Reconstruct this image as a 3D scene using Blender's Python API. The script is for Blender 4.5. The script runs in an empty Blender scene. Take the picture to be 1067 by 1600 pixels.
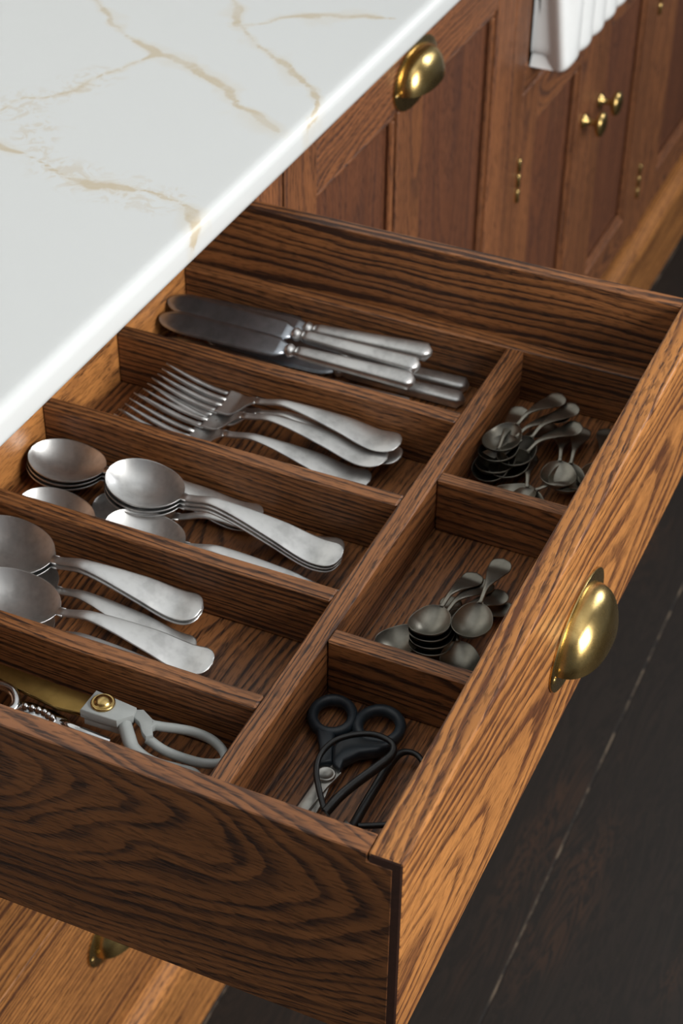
import bpy, bmesh, math, random
from mathutils import Vector, Matrix, noise
random.seed(4)
scn = bpy.context.scene
COL = scn.collection

# ---------------------------------------------------------------- camera
# axes: x = out of the cabinet run, y = along the run, z = up; origin = near top outer corner of the drawer front
cam_d = bpy.data.cameras.new('camera'); cam = bpy.data.objects.new('camera', cam_d); COL.objects.link(cam)
cam_d.sensor_fit = 'HORIZONTAL'; cam_d.sensor_width = 24.0; cam_d.lens = 2789.28 / 1067 * 24.0
R_ = Vector((0.91195329, 0.4101699, 0.01009239))
D_ = Vector((0.25995095, -0.55858251, -0.78766178))
F_ = Vector((-0.31743772, 0.72093427, -0.61602522))
mw = Matrix((R_, -D_, -F_)).transposed().to_4x4(); mw.translation = Vector((0.21289912, -0.56784602, 0.70138452))
cam.matrix_world = mw
cam_d.clip_start = 0.05; cam_d.clip_end = 30
cam_d.dof.use_dof = True; cam_d.dof.focus_distance = 1.09; cam_d.dof.aperture_fstop = 13.0
scn.camera = cam

# ---------------------------------------------------------------- world and lights
w = bpy.data.worlds.new('world'); scn.world = w; w.use_nodes = True
bg = w.node_tree.nodes['Background']; bg.inputs[0].default_value = (0.80, 0.88, 1.0, 1); bg.inputs[1].default_value = 0.10

def area(name, loc, target, sx, sy, power, col):
    l = bpy.data.lights.new(name, 'AREA'); l.shape = 'RECTANGLE'; l.size = sx; l.size_y = sy; l.energy = power; l.color = col
    o = bpy.data.objects.new(name, l); COL.objects.link(o); o.location = loc
    o.rotation_euler = (Vector(target) - Vector(loc)).to_track_quat('-Z', 'Y').to_euler()
    return o
area('window_light', (1.9, 0.06, 0.86), (-0.2, 0.40, -0.1), 1.3, 1.15, 82, (1.0, 0.975, 0.94))
area('side_window_light', (1.0, 2.7, 1.00), (-0.25, 0.35, -0.1), 0.7, 1.0, 20, (0.97, 0.985, 1.0))
area('overhead_fill', (0.2, 0.1, 1.72), (0.2, 0.1, 0.0), 1.6, 1.6, 2.0, (0.84, 0.92, 1.0))  # added soft fill standing in for light bounced off the ceiling, no real fitting

scn.view_settings.view_transform = 'Standard'; scn.view_settings.look = 'None'
scn.view_settings.exposure = 0.0; scn.view_settings.gamma = 1.0; scn.view_settings.use_curve_mapping = False

# ---------------------------------------------------------------- node helpers
class NT:
    def __init__(s, name):
        s.m = bpy.data.materials.new(name); s.m.use_nodes = True; s.t = s.m.node_tree; s.b = s.t.nodes['Principled BSDF']
    def n(s, typ, **kw):
        x = s.t.nodes.new(typ)
        for k, v in kw.items(): setattr(x, k, v)
        return x
    def l(s, a, b): s.t.links.new(a, b)
    def put(s, sock, v):
        if hasattr(v, 'is_output'): s.l(v, sock)
        else: sock.default_value = v
    def math(s, op, a, b=None, c=None, clamp=False):
        x = s.n('ShaderNodeMath', operation=op); x.use_clamp = clamp; s.put(x.inputs[0], a)
        if b is not None: s.put(x.inputs[1], b)
        if c is not None: s.put(x.inputs[2], c)
        return x.outputs[0]
    def comb(s, x, y, z):
        c = s.n('ShaderNodeCombineXYZ'); s.put(c.inputs[0], x); s.put(c.inputs[1], y); s.put(c.inputs[2], z); return c.outputs[0]
    def noise(s, vec, scale, detail=3, rough=.55, dist=0.0):
        x = s.n('ShaderNodeTexNoise'); s.l(vec, x.inputs['Vector']); x.inputs['Scale'].default_value = scale
        x.inputs['Detail'].default_value = detail; x.inputs['Roughness'].default_value = rough; x.inputs['Distortion'].default_value = dist
        return x.outputs['Fac']
    def ramp(s, fac, stops, interp='LINEAR'):
        r = s.n('ShaderNodeValToRGB'); r.color_ramp.interpolation = interp; e = r.color_ramp.elements
        while len(e) < len(stops): e.new(0.5)
        for i, (p, c) in enumerate(stops): e[i].position = p; e[i].color = c if len(c) == 4 else (*c, 1)
        s.l(fac, r.inputs[0]); return r.outputs[0]
    def mix(s, fac, a, b, blend='MIX'):
        x = s.n('ShaderNodeMix', data_type='RGBA', blend_type=blend); s.put(x.inputs[0], fac); s.put(x.inputs[6], a); s.put(x.inputs[7], b); return x.outputs[2]
    def smooth(s, v, a, b):
        x = s.n('ShaderNodeMapRange', interpolation_type='SMOOTHSTEP'); s.put(x.inputs[0], v); s.put(x.inputs[1], a); s.put(x.inputs[2], b); return x.outputs[0]
    def bump(s, h, strength, dist):
        x = s.n('ShaderNodeBump'); s.l(h, x.inputs['Height']); x.inputs['Strength'].default_value = strength; x.inputs['Distance'].default_value = dist
        s.l(x.outputs[0], s.b.inputs['Normal'])

def g4(c): return (c[0], c[1], c[2], 1)

def wood(name, axis, light=(0.36, 0.155, 0.055), dark=(0.055, 0.020, 0.008), pitch=0.0050, uc=0.0, vc=0.06, tilt=0.12, lift=0.0,
         warp=0.012, rnd=1.0, off=0.0, rough=0.42, contrast=1.0, wspec=0.5):
    """solid oak: growth rings round a pith line beside the board, plus pores; axis = grain direction of the board"""
    N = NT(name)
    tc = N.n('ShaderNodeTexCoord'); sp = N.n('ShaderNodeSeparateXYZ'); N.l(tc.outputs['Object'], sp.inputs[0])
    X, Y, Z = sp.outputs
    g, u, v = {'x': (X, Z, Y), 'y': (Y, Z, X), 'z': (Z, Y, X), 'yflat': (Y, X, Z), 'xflat': (X, Y, Z)}[axis]
    oi = N.n('ShaderNodeObjectInfo'); rn = N.math('MULTIPLY', oi.outputs['Random'], rnd)
    goff = N.math('MULTIPLY_ADD', rn, 37.0, off)
    gg = N.math('ADD', g, goff)
    uu = N.math('ADD', u, N.math('MULTIPLY_ADD', rn, 0.11, -uc - 0.055 * rnd))
    w1 = N.noise(N.comb(N.math('MULTIPLY', gg, 4.0), N.math('MULTIPLY', u, 14.0), N.math('MULTIPLY', v, 14.0)), 1.0, 2, .5)
    w2 = N.noise(N.comb(N.math('MULTIPLY_ADD', gg, 5.0, 9.1), N.math('MULTIPLY', u, 10.0), N.math('MULTIPLY_ADD', v, 10.0, 3.3)), 1.0, 2, .5)
    w3 = N.noise(N.comb(N.math('MULTIPLY', gg, 28.0), N.math('MULTIPLY', u, 150.0), N.math('MULTIPLY', v, 150.0)), 1.0, 2, .6)
    du = N.math('MULTIPLY_ADD', w1, warp * 2.4, -warp * 1.2)
    dv = N.math('MULTIPLY_ADD', w2, warp * 4, -warp * 2)
    u2 = N.math('ADD', uu, N.math('MULTIPLY_ADD', g, lift, du))
    v2 = N.math('ADD', N.math('ADD', v, -vc), N.math('MULTIPLY_ADD', g, tilt, dv))
    r = N.math('SQRT', N.math('ADD', N.math('MULTIPLY', u2, u2), N.math('MULTIPLY', v2, v2)))
    rj = N.math('ADD', N.math('MULTIPLY', r, 1.0 / pitch), N.math('MULTIPLY_ADD', w3, 0.44, -0.22))
    # uneven ring widths
    n0 = N.n('ShaderNodeTexNoise', noise_dimensions='1D'); N.l(N.math('MULTIPLY', r, 0.35 / pitch), n0.inputs['W']); n0.inputs['Scale'].default_value = 1.0
    rj = N.math('ADD', rj, N.math('MULTIPLY', n0.outputs['Fac'], 2.2))
    f = N.math('FRACT', rj)
    ew = N.ramp(f, [(0.0, (.10,) * 3), (0.08, (1,) * 3), (0.28, (.95,) * 3), (0.48, (.30,) * 3), (0.72, (.04,) * 3), (1.0, (.10,) * 3)])
    # the early wood is a bundle of dark pore streaks drawn along the grain
    st = N.noise(N.comb(N.math('MULTIPLY', gg, 26.0), N.math('MULTIPLY', u, 620.0), N.math('MULTIPLY', v, 620.0)), 1.0, 2, .6)
    po = N.noise(N.comb(N.math('MULTIPLY', gg, 95.0), N.math('MULTIPLY', u, 760.0), N.math('MULTIPLY', v, 760.0)), 1.0, 1, .5)
    pore = N.smooth(po, 0.52, 0.62)
    pore = N.math('MULTIPLY', pore, N.math('MULTIPLY_ADD', ew, 0.55, 0.45), clamp=True)
    fib = N.noise(N.comb(N.math('MULTIPLY', gg, 11.0), N.math('MULTIPLY', u, 420.0), N.math('MULTIPLY', v, 420.0)), 1.0, 2, .6)
    big = N.noise(N.comb(N.math('MULTIPLY', gg, 5.0), N.math('MULTIPLY', u, 40.0), N.math('MULTIPLY', v, 40.0)), 1.0, 2, .5)
    k = N.math('MULTIPLY', ew, N.math('MULTIPLY_ADD', N.smooth(st, .30, .58), 0.50, 0.50))
    k = N.math('MULTIPLY', k, N.math('MULTIPLY_ADD', N.smooth(big, .28, .60), 0.50, 0.55))
    k = N.math('MULTIPLY', k, contrast, clamp=True)
    mid = tuple(0.62 * a + 0.38 * b for a, b in zip(light, dark))
    col = N.mix(N.smooth(big, 0.3, 0.7), g4(light), g4(mid))
    col = N.mix(N.math('MULTIPLY', N.smooth(fib, 0.35, 0.75), 0.4), col, g4(mid))
    col = N.mix(k, col, g4(dark))
    col = N.mix(N.math('MULTIPLY', pore, 0.80), col, g4(tuple(c * .45 for c in dark)))
    hv = N.math('MULTIPLY_ADD', oi.outputs['Random'], 0.22 * rnd, 1.0 - 0.11 * rnd)
    hs = N.n('ShaderNodeHueSaturation'); N.l(col, hs.inputs['Color']); N.l(hv, hs.inputs['Value'])
    N.l(hs.outputs[0], N.b.inputs['Base Color'])
    N.l(N.math('MULTIPLY_ADD', k, 0.16, rough - .03), N.b.inputs['Roughness'])
    N.b.inputs['Specular IOR Level'].default_value = wspec
    N.bump(N.math('ADD', N.math('MULTIPLY', k, -0.6), N.math('MULTIPLY', pore, -0.8)), 0.35, 0.0006)
    return N.m

def metal(name, col, rough, speck=0.12, scale=900, coln=None):
    N = NT(name); tc = N.n('ShaderNodeTexCoord'); v = tc.outputs['Object']
    a = N.noise(v, scale, 3, .7); b = N.noise(v, 60, 3, .6)
    N.b.inputs['Metallic'].default_value = 1.0
    N.l(N.math('ADD', N.math('MULTIPLY_ADD', a, speck, rough - speck * .5), N.math('MULTIPLY_ADD', b, speck, -speck * .5)), N.b.inputs['Roughness'])
    c2 = coln or tuple(x * .72 for x in col)
    N.l(N.mix(N.smooth(b, .38, .72), g4(col), g4(c2)), N.b.inputs['Base Color'])
    N.bump(a, 0.02, 0.0002)
    return N.m

def plain(name, col, rough, noise_amt=0.06, scale=120, spec=.5):
    N = NT(name); tc = N.n('ShaderNodeTexCoord'); a = N.noise(tc.outputs['Object'], scale, 3, .6)
    N.l(N.mix(N.smooth(a, .3, .7), g4(col), g4(tuple(c * (1 - noise_amt * 2) for c in col))), N.b.inputs['Base Color'])
    N.l(N.math('MULTIPLY_ADD', a, noise_amt, rough - noise_amt * .5), N.b.inputs['Roughness']); N.b.inputs['Specular IOR Level'].default_value = spec
    return N.m

# palettes
LT, DK = (0.475, 0.200, 0.057), (0.095, 0.031, 0.010)
TLT, TDK = (0.34, 0.136, 0.047), (0.036, 0.0135, 0.0065)
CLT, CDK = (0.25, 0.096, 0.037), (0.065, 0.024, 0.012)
M = {
 'front': wood('oak_drawer_front', 'y', LT, DK, pitch=.0050, vc=-.11, uc=-.02, tilt=.06, warp=.0045, rnd=0, off=3.1, contrast=1.15, wspec=.35),
 'near': wood('oak_flame_side', 'x', (0.27, 0.106, 0.037), TDK, pitch=.0062, vc=-.034, uc=.036, tilt=.24, warp=.011, rnd=0, off=7.4, contrast=.95),
 'far': wood('oak_dark_side', 'x', TLT, TDK, pitch=.0042, vc=.10, uc=-.03, tilt=.04, lift=.05, warp=.005, rnd=0, off=1.7, contrast=1.3),
 'div': wood('oak_divider', 'x', TLT, TDK, pitch=.0032, vc=.05, uc=.062, tilt=.04, warp=.0042, rnd=1, contrast=1.05),
 'long': wood('oak_long_divider', 'y', TLT, TDK, pitch=.0028, vc=.06, uc=.07, tilt=.02, warp=.003, rnd=1),
 'base': wood('oak_tray_base', 'yflat', TLT, TDK, pitch=.0040, vc=.07, tilt=.05, warp=.004, rnd=1, off=2.2),
 'endrail': wood('oak_end_rail', 'y', LT, DK, pitch=.0080, vc=.05, tilt=.06, warp=.006, rnd=0, off=5.5, contrast=.6),
 'low': wood('oak_lower_front', 'y', LT, DK, pitch=.0052, vc=.16, uc=-.25, tilt=.02, warp=.004, rnd=1, contrast=1.1),
 'plinth': wood('oak_plinth', 'y', LT, DK, pitch=.0052, vc=.16, uc=-.25, tilt=.02, warp=.004, rnd=1, contrast=.8),
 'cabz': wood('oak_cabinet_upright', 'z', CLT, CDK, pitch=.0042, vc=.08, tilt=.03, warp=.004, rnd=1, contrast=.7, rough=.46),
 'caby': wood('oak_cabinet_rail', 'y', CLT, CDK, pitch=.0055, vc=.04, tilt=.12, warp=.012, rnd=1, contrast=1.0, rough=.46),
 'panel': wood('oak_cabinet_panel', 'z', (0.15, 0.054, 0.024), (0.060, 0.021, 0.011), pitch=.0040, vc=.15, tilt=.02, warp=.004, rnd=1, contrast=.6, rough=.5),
 'endgrain': plain('oak_end_grain', (0.050, 0.020, 0.012), .55, .12, 300),
 'steel': metal('worn_silver_plate', (0.76, 0.765, 0.76), .41, .10),
 'blade': metal('knife_blade_steel', (0.46, 0.50, 0.55), .36, .10, 700),
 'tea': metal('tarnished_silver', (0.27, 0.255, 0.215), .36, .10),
 'brass': metal('aged_brass', (0.63, 0.45, 0.18), .26, .10, 500, (0.46, 0.31, 0.11)),
 'gold': metal('gilded_steel', (0.33, 0.21, 0.065), .38, .08, 500),
 'chrome': metal('polished_chrome', (0.66, 0.67, 0.68), .10, .05, 500),
 'sciss': metal('brushed_scissor_steel', (0.42, 0.41, 0.38), .34, .10, 700),
 'grey': plain('pale_grey_enamel', (0.36, 0.385, 0.38), .32, .03),
 'navy': plain('slate_blue_plastic', (0.018, 0.027, 0.036), .42, .05),
 'black': plain('black_coated_wire', (0.008, 0.009, 0.010), .38, .05),
 'ceramic': plain('white_fireclay', (0.78, 0.80, 0.80), .22, .01),
 'dark': plain('dark_carcass', (0.03, 0.016, 0.010), .7, .05),
}

# worktop: pale quartz with beige veins; the vein field comes from vertex attributes, noise breaks it up
def mat_worktop():
    N = NT('veined_quartz'); tc = N.n('ShaderNodeTexCoord'); v = tc.outputs['Object']
    a = N.n('ShaderNodeAttribute', attribute_name='vein_distance').outputs['Fac']
    b = N.n('ShaderNodeAttribute', attribute_name='wisp_distance').outputs['Fac']
    n1 = N.noise(v, 28, 5, .62, .6); n2 = N.noise(v, 130, 5, .65, .8); n3 = N.noise(v, 13, 3, .5)
    width = N.math('MULTIPLY_ADD', N.smooth(n3, .45, .68), 0.0055, 0.0015)
    d = N.math('ADD', a, N.math('MULTIPLY_ADD', n2, 0.006, -0.003))
    core = N.math('SUBTRACT', 1.0, N.smooth(N.math('DIVIDE', d, width), 0.55, 1.25))
    core = N.math('MULTIPLY', core, N.math('MULTIPLY_ADD', N.smooth(n1, .38, .58), .45, .55))
    halo = N.math('SUBTRACT', 1.0, N.smooth(N.math('DIVIDE', N.math('ADD', a, N.math('MULTIPLY_ADD', n1, .02, -.01)), width), 0.3, 3.6))
    d2 = N.math('ADD', b, N.math('MULTIPLY_ADD', n1, 0.05, -0.025))
    wisp = N.math('MULTIPLY', N.math('SUBTRACT', 1.0, N.smooth(d2, 0.002, 0.028)), N.smooth(N.noise(v, 45, 6, .62, 2.2), .46, .60))
    col = N.mix(N.math('MULTIPLY', halo, .40), (0.622, 0.648, 0.652, 1), (0.60, 0.55, 0.45, 1))
    col = N.mix(N.math('MULTIPLY', wisp, .55), col, (0.54, 0.48, 0.38, 1))
    col = N.mix(N.math('MULTIPLY', core, .8), col, (0.50, 0.42, 0.29, 1))
    N.l(col, N.b.inputs['Base Color']); N.b.inputs['Roughness'].default_value = .24
    return N.m
M['worktop'] = mat_worktop()

def mat_floor():
    N = NT('black_stained_boards'); tc = N.n('ShaderNodeTexCoord'); sp = N.n('ShaderNodeSeparateXYZ'); N.l(tc.outputs['Object'], sp.inputs[0])
    X, Y, Z = sp.outputs; oi = N.n('ShaderNodeObjectInfo'); r = N.math('MULTIPLY', oi.outputs['Random'], 20.0)
    gy = N.math('ADD', Y, r)
    a = N.noise(N.comb(N.math('MULTIPLY', X, 26.0), N.math('MULTIPLY', gy, 3.2), 0.0), 1.0, 5, .6, 1.3)
    rings = N.math('FRACT', N.math('MULTIPLY', a, 11.0))
    b = N.noise(N.comb(N.math('MULTIPLY', X, 8.0), N.math('MULTIPLY', gy, 2.0), 0.0), 1.0, 3, .6)
    c = N.noise(N.comb(X, gy, Z), 220, 2, .7)
    col = N.mix(N.smooth(rings, .1, .9), (0.0135, 0.0115, 0.0100, 1), (0.019, 0.015, 0.0125, 1))
    col = N.mix(N.math('MULTIPLY', N.smooth(b, .52, .72), N.smooth(rings, .2, .8)), col, (0.040, 0.022, 0.014, 1))
    col = N.mix(N.smooth(c, .74, .80), col, (0.07, 0.062, 0.052, 1))
    N.l(col, N.b.inputs['Base Color']); N.l(N.math('MULTIPLY_ADD', b, .25, .45), N.b.inputs['Roughness']); N.b.inputs['Specular IOR Level'].default_value = .25
    N.bump(a, .2, .002)
    return N.m
M['floor'] = mat_floor()
def mat_gap():
    N = NT('dusty_joint'); tc = N.n('ShaderNodeTexCoord'); sp = N.n('ShaderNodeSeparateXYZ'); N.l(tc.outputs['Object'], sp.inputs[0])
    n = N.noise(N.comb(N.math('MULTIPLY', sp.outputs[0], 60.0), N.math('MULTIPLY', sp.outputs[1], 16.0), 0.0), 1.0, 4, .7)
    N.l(N.mix(N.smooth(n, .44, .62), (0.012, 0.010, 0.009, 1), (0.15, 0.115, 0.08, 1)), N.b.inputs['Base Color']); N.b.inputs['Roughness'].default_value = .8
    return N.m
M['gap'] = mat_gap()

# ---------------------------------------------------------------- object helpers
def tag(o, label=None, cat=None, group=None, kind=None):
    if label: o['label'] = label
    if cat: o['category'] = cat
    if group: o['group'] = group
    if kind: o['kind'] = kind
    return o
def empty(name, loc, label, cat, group=None):
    o = bpy.data.objects.new(name, None); o.empty_display_size = .02; COL.objects.link(o); o.location = loc
    return tag(o, label, cat, group)
def wloc(p):
    v = Vector((0, 0, 0))
    while p is not None: v += Vector(p.location); p = p.parent
    return v
def link(name, me, mat, parent=None, loc=(0, 0, 0), smooth=False):
    """loc is a world position; parents are unrotated when this is used"""
    o = bpy.data.objects.new(name, me); COL.objects.link(o)
    if mat is not None and not me.materials: me.materials.append(mat)
    if smooth:
        me.polygons.foreach_set('use_smooth', [True] * len(me.polygons))
    if parent is not None:
        o.parent = parent; o.location = Vector(loc) - wloc(parent)
    else: o.location = loc
    return o
def bm_mesh(bm, name):
    me = bpy.data.meshes.new(name); bmesh.ops.recalc_face_normals(bm, faces=bm.faces); bm.to_mesh(me); bm.free(); return me
def board(name, lo, hi, mat, parent=None, bev=.0012, seg=1):
    lo, hi = Vector(lo), Vector(hi); c = (lo + hi) / 2; s = hi - lo
    bm = bmesh.new(); bmesh.ops.create_cube(bm, size=1.0); bmesh.ops.scale(bm, vec=s, verts=bm.verts)
    if bev: bmesh.ops.bevel(bm, geom=list(bm.edges), offset=bev, segments=seg, affect='EDGES', profile=.5)
    return link(name, bm_mesh(bm, name), mat, parent, c)
def catmull(pts, n=8, closed=False):
    P = [Vector(p) for p in pts]; out = []; N = len(P)
    rng = range(N) if closed else range(N - 1)
    for i in rng:
        p0 = P[(i - 1) % N] if closed or i > 0 else P[0] * 2 - P[1]
        p1 = P[i]; p2 = P[(i + 1) % N]
        p3 = P[(i + 2) % N] if closed or i + 2 < N else P[-1] * 2 - P[-2]
        for k in range(n):
            t = k / n
            out.append(0.5 * ((2 * p1) + (p2 - p0) * t + (2 * p0 - 5 * p1 + 4 * p2 - p3) * t * t + (3 * p1 - p0 - 3 * p2 + p3) * t ** 3))
    if not closed: out.append(P[-1])
    return out
def tube_mesh(name, pts, rad, seg=10, closed=False, flat=1.0, up=(0, 0, 1)):
    """rad: number or list per point; flat: height / width of the section"""
    n = len(pts); V = []; Fc = []; up = Vector(up)
    for i, p in enumerate(pts):
        a = pts[(i - 1) % n] if closed or i > 0 else pts[i]; b = pts[(i + 1) % n] if closed or i < n - 1 else pts[i]
        t = (b - a).normalized(); s = t.cross(up)
        if s.length < 1e-4: s = t.cross(Vector((1, 0, 0)))
        s.normalize(); q = s.cross(t).normalized(); r = rad[i] if isinstance(rad, (list, tuple)) else rad
        for k in range(seg):
            an = 2 * math.pi * k / seg; V.append(p + s * (math.cos(an) * r) + q * (math.sin(an) * r * flat))
    m = n if closed else n - 1
    for i in range(m):
        for k in range(seg):
            j = (i + 1) % n; Fc.append((i * seg + k, i * seg + (k + 1) % seg, j * seg + (k + 1) % seg, j * seg + k))
    if not closed:
        Fc.append(tuple(range(seg - 1, -1, -1))); Fc.append(tuple((n - 1) * seg + k for k in range(seg)))
    me = bpy.data.meshes.new(name); me.from_pydata([tuple(v) for v in V], [], Fc); me.update(); return me
def lathe_mesh(name, prof, seg=28, axis='z'):
    """prof: list of (radius, height)"""
    V = []; Fc = []
    for r, h in prof:
        for k in range(seg):
            a = 2 * math.pi * k / seg; c, s = math.cos(a) * r, math.sin(a) * r
            V.append((c, s, h) if axis == 'z' else (h, c, s))
    for i in range(len(prof) - 1):
        for k in range(seg): Fc.append((i * seg + k, i * seg + (k + 1) % seg, (i + 1) * seg + (k + 1) % seg, (i + 1) * seg + k))
    Fc.append(tuple(range(seg - 1, -1, -1))); Fc.append(tuple((len(prof) - 1) * seg + k for k in range(seg)))
    me = bpy.data.meshes.new(name); me.from_pydata(V, [], Fc); me.update()
    bm = bmesh.new(); bm.from_mesh(me); bmesh.ops.recalc_face_normals(bm, faces=bm.faces); bm.to_mesh(me); bm.free(); return me
def prism_mesh(name, outline, z0, z1, bev=0.0, seg=2):
    """outline in xy, extruded in z"""
    bm = bmesh.new(); vs = [bm.verts.new((x, y, z0)) for x, y in outline]; f = bm.faces.new(vs)
    r = bmesh.ops.extrude_face_region(bm, geom=[f]); bmesh.ops.translate(bm, vec=(0, 0, z1 - z0), verts=[v for v in r['geom'] if isinstance(v, bmesh.types.BMVert)])
    bmesh.ops.recalc_face_normals(bm, faces=bm.faces)
    if bev:
        ed = [e for e in bm.edges if len(e.link_faces) == 2 and e.calc_face_angle(0) > 1.2 and abs(e.verts[0].co.z - e.verts[1].co.z) < 1e-6]
        bmesh.ops.bevel(bm, geom=ed, offset=bev, segments=seg, affect='EDGES', profile=.5)
    return bm_mesh(bm, name)
def sheet_mesh(name, top, bot):
    """two grids (rows of points) closed into a solid"""
    nr, nc = len(top), len(top[0]); V = [tuple(p) for r in top for p in r] + [tuple(p) for r in bot for p in r]; o = nr * nc; Fc = []
    for i in range(nr - 1):
        for j in range(nc - 1):
            a, b, c, d = i * nc + j, i * nc + j + 1, (i + 1) * nc + j + 1, (i + 1) * nc + j
            Fc.append((a, b, c, d)); Fc.append((o + d, o + c, o + b, o + a))
    for i in range(nr - 1):
        for j in (0, nc - 1): a, d = i * nc + j, (i + 1) * nc + j; Fc.append((a, d, o + d, o + a))
    for j in range(nc - 1):
        for i in (0, nr - 1): a, b = i * nc + j, i * nc + j + 1; Fc.append((a, b, o + b, o + a))
    me = bpy.data.meshes.new(name); me.from_pydata(V, [], Fc); me.update()
    bm = bmesh.new(); bm.from_mesh(me); bmesh.ops.remove_doubles(bm, verts=bm.verts, dist=2e-5); bmesh.ops.recalc_face_normals(bm, faces=bm.faces); bm.to_mesh(me); bm.free()
    return me
def pose(o, tip, end, roll=0.0):
    """put an object modelled from (0,0,0) along +x so that it runs from tip to end"""
    tip, end = Vector(tip), Vector(end); ex = (end - tip).normalized(); ey = Vector((0, 0, 1)).cross(ex).normalized(); ez = ex.cross(ey)
    m = Matrix((ex, ey, ez)).transposed() @ Matrix.Rotation(roll, 3, 'X')
    o.matrix_world = Matrix.Translation(tip) @ m.to_4x4()
def child(name, me, mat, parent, smooth=True, loc=(0, 0, 0)):
    o = bpy.data.objects.new(name, me); COL.objects.link(o)
    if not me.materials: me.materials.append(mat)
    if smooth: me.polygons.foreach_set('use_smooth', [True] * len(me.polygons))
    o.parent = parent; o.location = loc; return o
def crease(o, ang=35):
    """smooth shading that keeps hard edges"""
    me = o.data; me.polygons.foreach_set('use_smooth', [True] * len(me.polygons))
    bm = bmesh.new(); bm.from_mesh(me)
    for e in bm.edges:
        if len(e.link_faces) == 2 and e.calc_face_angle(0) > math.radians(ang): e.smooth = False
    bm.to_mesh(me); bm.free(); return o

def sm(a, b, x):
    t = max(0, min(1, (x - a) / (b - a))); return t * t * (3 - 2 * t)

# ---------------------------------------------------------------- main measures
XF = -0.383          # face of the cabinet run
FLOOR = -0.86
CT, CB = 0.062, 0.033  # worktop top and underside
W_IN0, W_IN1, W_OUT = 0.0143, 0.5885, 0.6016
DH = 0.1562
ZT, ZB = -0.0625, -0.1085   # tops of the tray dividers, top of the tray base

# ---------------------------------------------------------------- floor
fl = tag(link('floor', None or bm_mesh((lambda b: (bmesh.ops.create_cube(b, size=1.0), bmesh.ops.scale(b, vec=(2.84, 5.2, .03), verts=b.verts), b)[-1])(bmesh.new()), 'floor'), M['gap'], None, (0.41, 1.0, FLOOR - .0185)), kind='structure')
pl = [-0.887, -0.627, -0.367, -0.107, 0.153, 0.413, 0.673, 0.933, 1.193, 1.453, 1.713]
for i in range(len(pl) - 1):
    board('joint_filler', (pl[i] - .0011, -1.4, FLOOR - .0035), (pl[i] + .0011, 3.4, FLOOR - .0006), M['gap'], fl, 0)
    board('floor_plank', (pl[i] + .0007, -1.4, FLOOR - .0035), (pl[i + 1] - .0007, 3.4, FLOOR), M['floor'], fl, .0012)

wl = tag(board('wall_back', (-1.10, -1.6, FLOOR - .03), (-1.0, 3.6, 1.80), plain('white_plaster', (0.72, 0.72, 0.70), .8, .02), None, 0), kind='structure')
ce = tag(board('ceiling', (-1.10, -1.6, 1.80), (2.4, 3.6, 1.86), plain('white_ceiling', (0.75, 0.75, 0.74), .9, .02), None, 0), kind='structure')

# ---------------------------------------------------------------- cabinet run
def plinth_mesh(y0, y1):
    prof = [(-.45, FLOOR), (-.370, FLOOR), (-.370, -.748), (-.3685, -.742), (-.364, -.736), (-.3615, -.728), (-.3625, -.719), (-.367, -.711), (-.3735, -.707), (-.376, -.703), (-.3775, -.700), (-.45, -.700)]
    n = len(prof); V = [(x, y0, z) for x, z in prof] + [(x, y1, z) for x, z in prof]
    Fc = [(i, (i + 1) % n, n + (i + 1) % n, n + i) for i in range(n)] + [tuple(range(n))[::-1], tuple(range(n, 2 * n))]
    me = bpy.data.meshes.new('plinth'); cy = (y0 + y1) / 2
    me.from_pydata([(x, y - cy, z + .78) for x, y, z in V], [], Fc); me.update(); return me, (0, cy, -.78)
def plinth(root, y0, y1):
    me, c = plinth_mesh(y0, y1); o = link('plinth', me, M['plinth'], root, c); crease(o, 50); return o

# drawer cabinet
dc = empty('drawer_cabinet', (XF, 0.30, FLOOR), 'oak drawer cabinet with its top drawer pulled open, below the pale worktop', 'cabinet')
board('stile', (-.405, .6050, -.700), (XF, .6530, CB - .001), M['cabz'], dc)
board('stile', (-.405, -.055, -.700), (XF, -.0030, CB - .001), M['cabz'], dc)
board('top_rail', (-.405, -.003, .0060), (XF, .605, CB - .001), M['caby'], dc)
board('side_panel', (-.95, .635, -.86), (-.4052, .653, CB - .001), M['dark'], dc)
board('side_panel', (-.95, -.055, -.86), (-.4052, -.037, CB - .001), M['dark'], dc)
board('back_panel', (-.97, -.055, -.86), (-.9502, .653, CB - .001), M['dark'], dc)
board('shelf', (-.9498, -.0368, -.176), (-.4052, .6348, -.166), M['dark'], dc)
plinth(dc, -.055, .6545)

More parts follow.
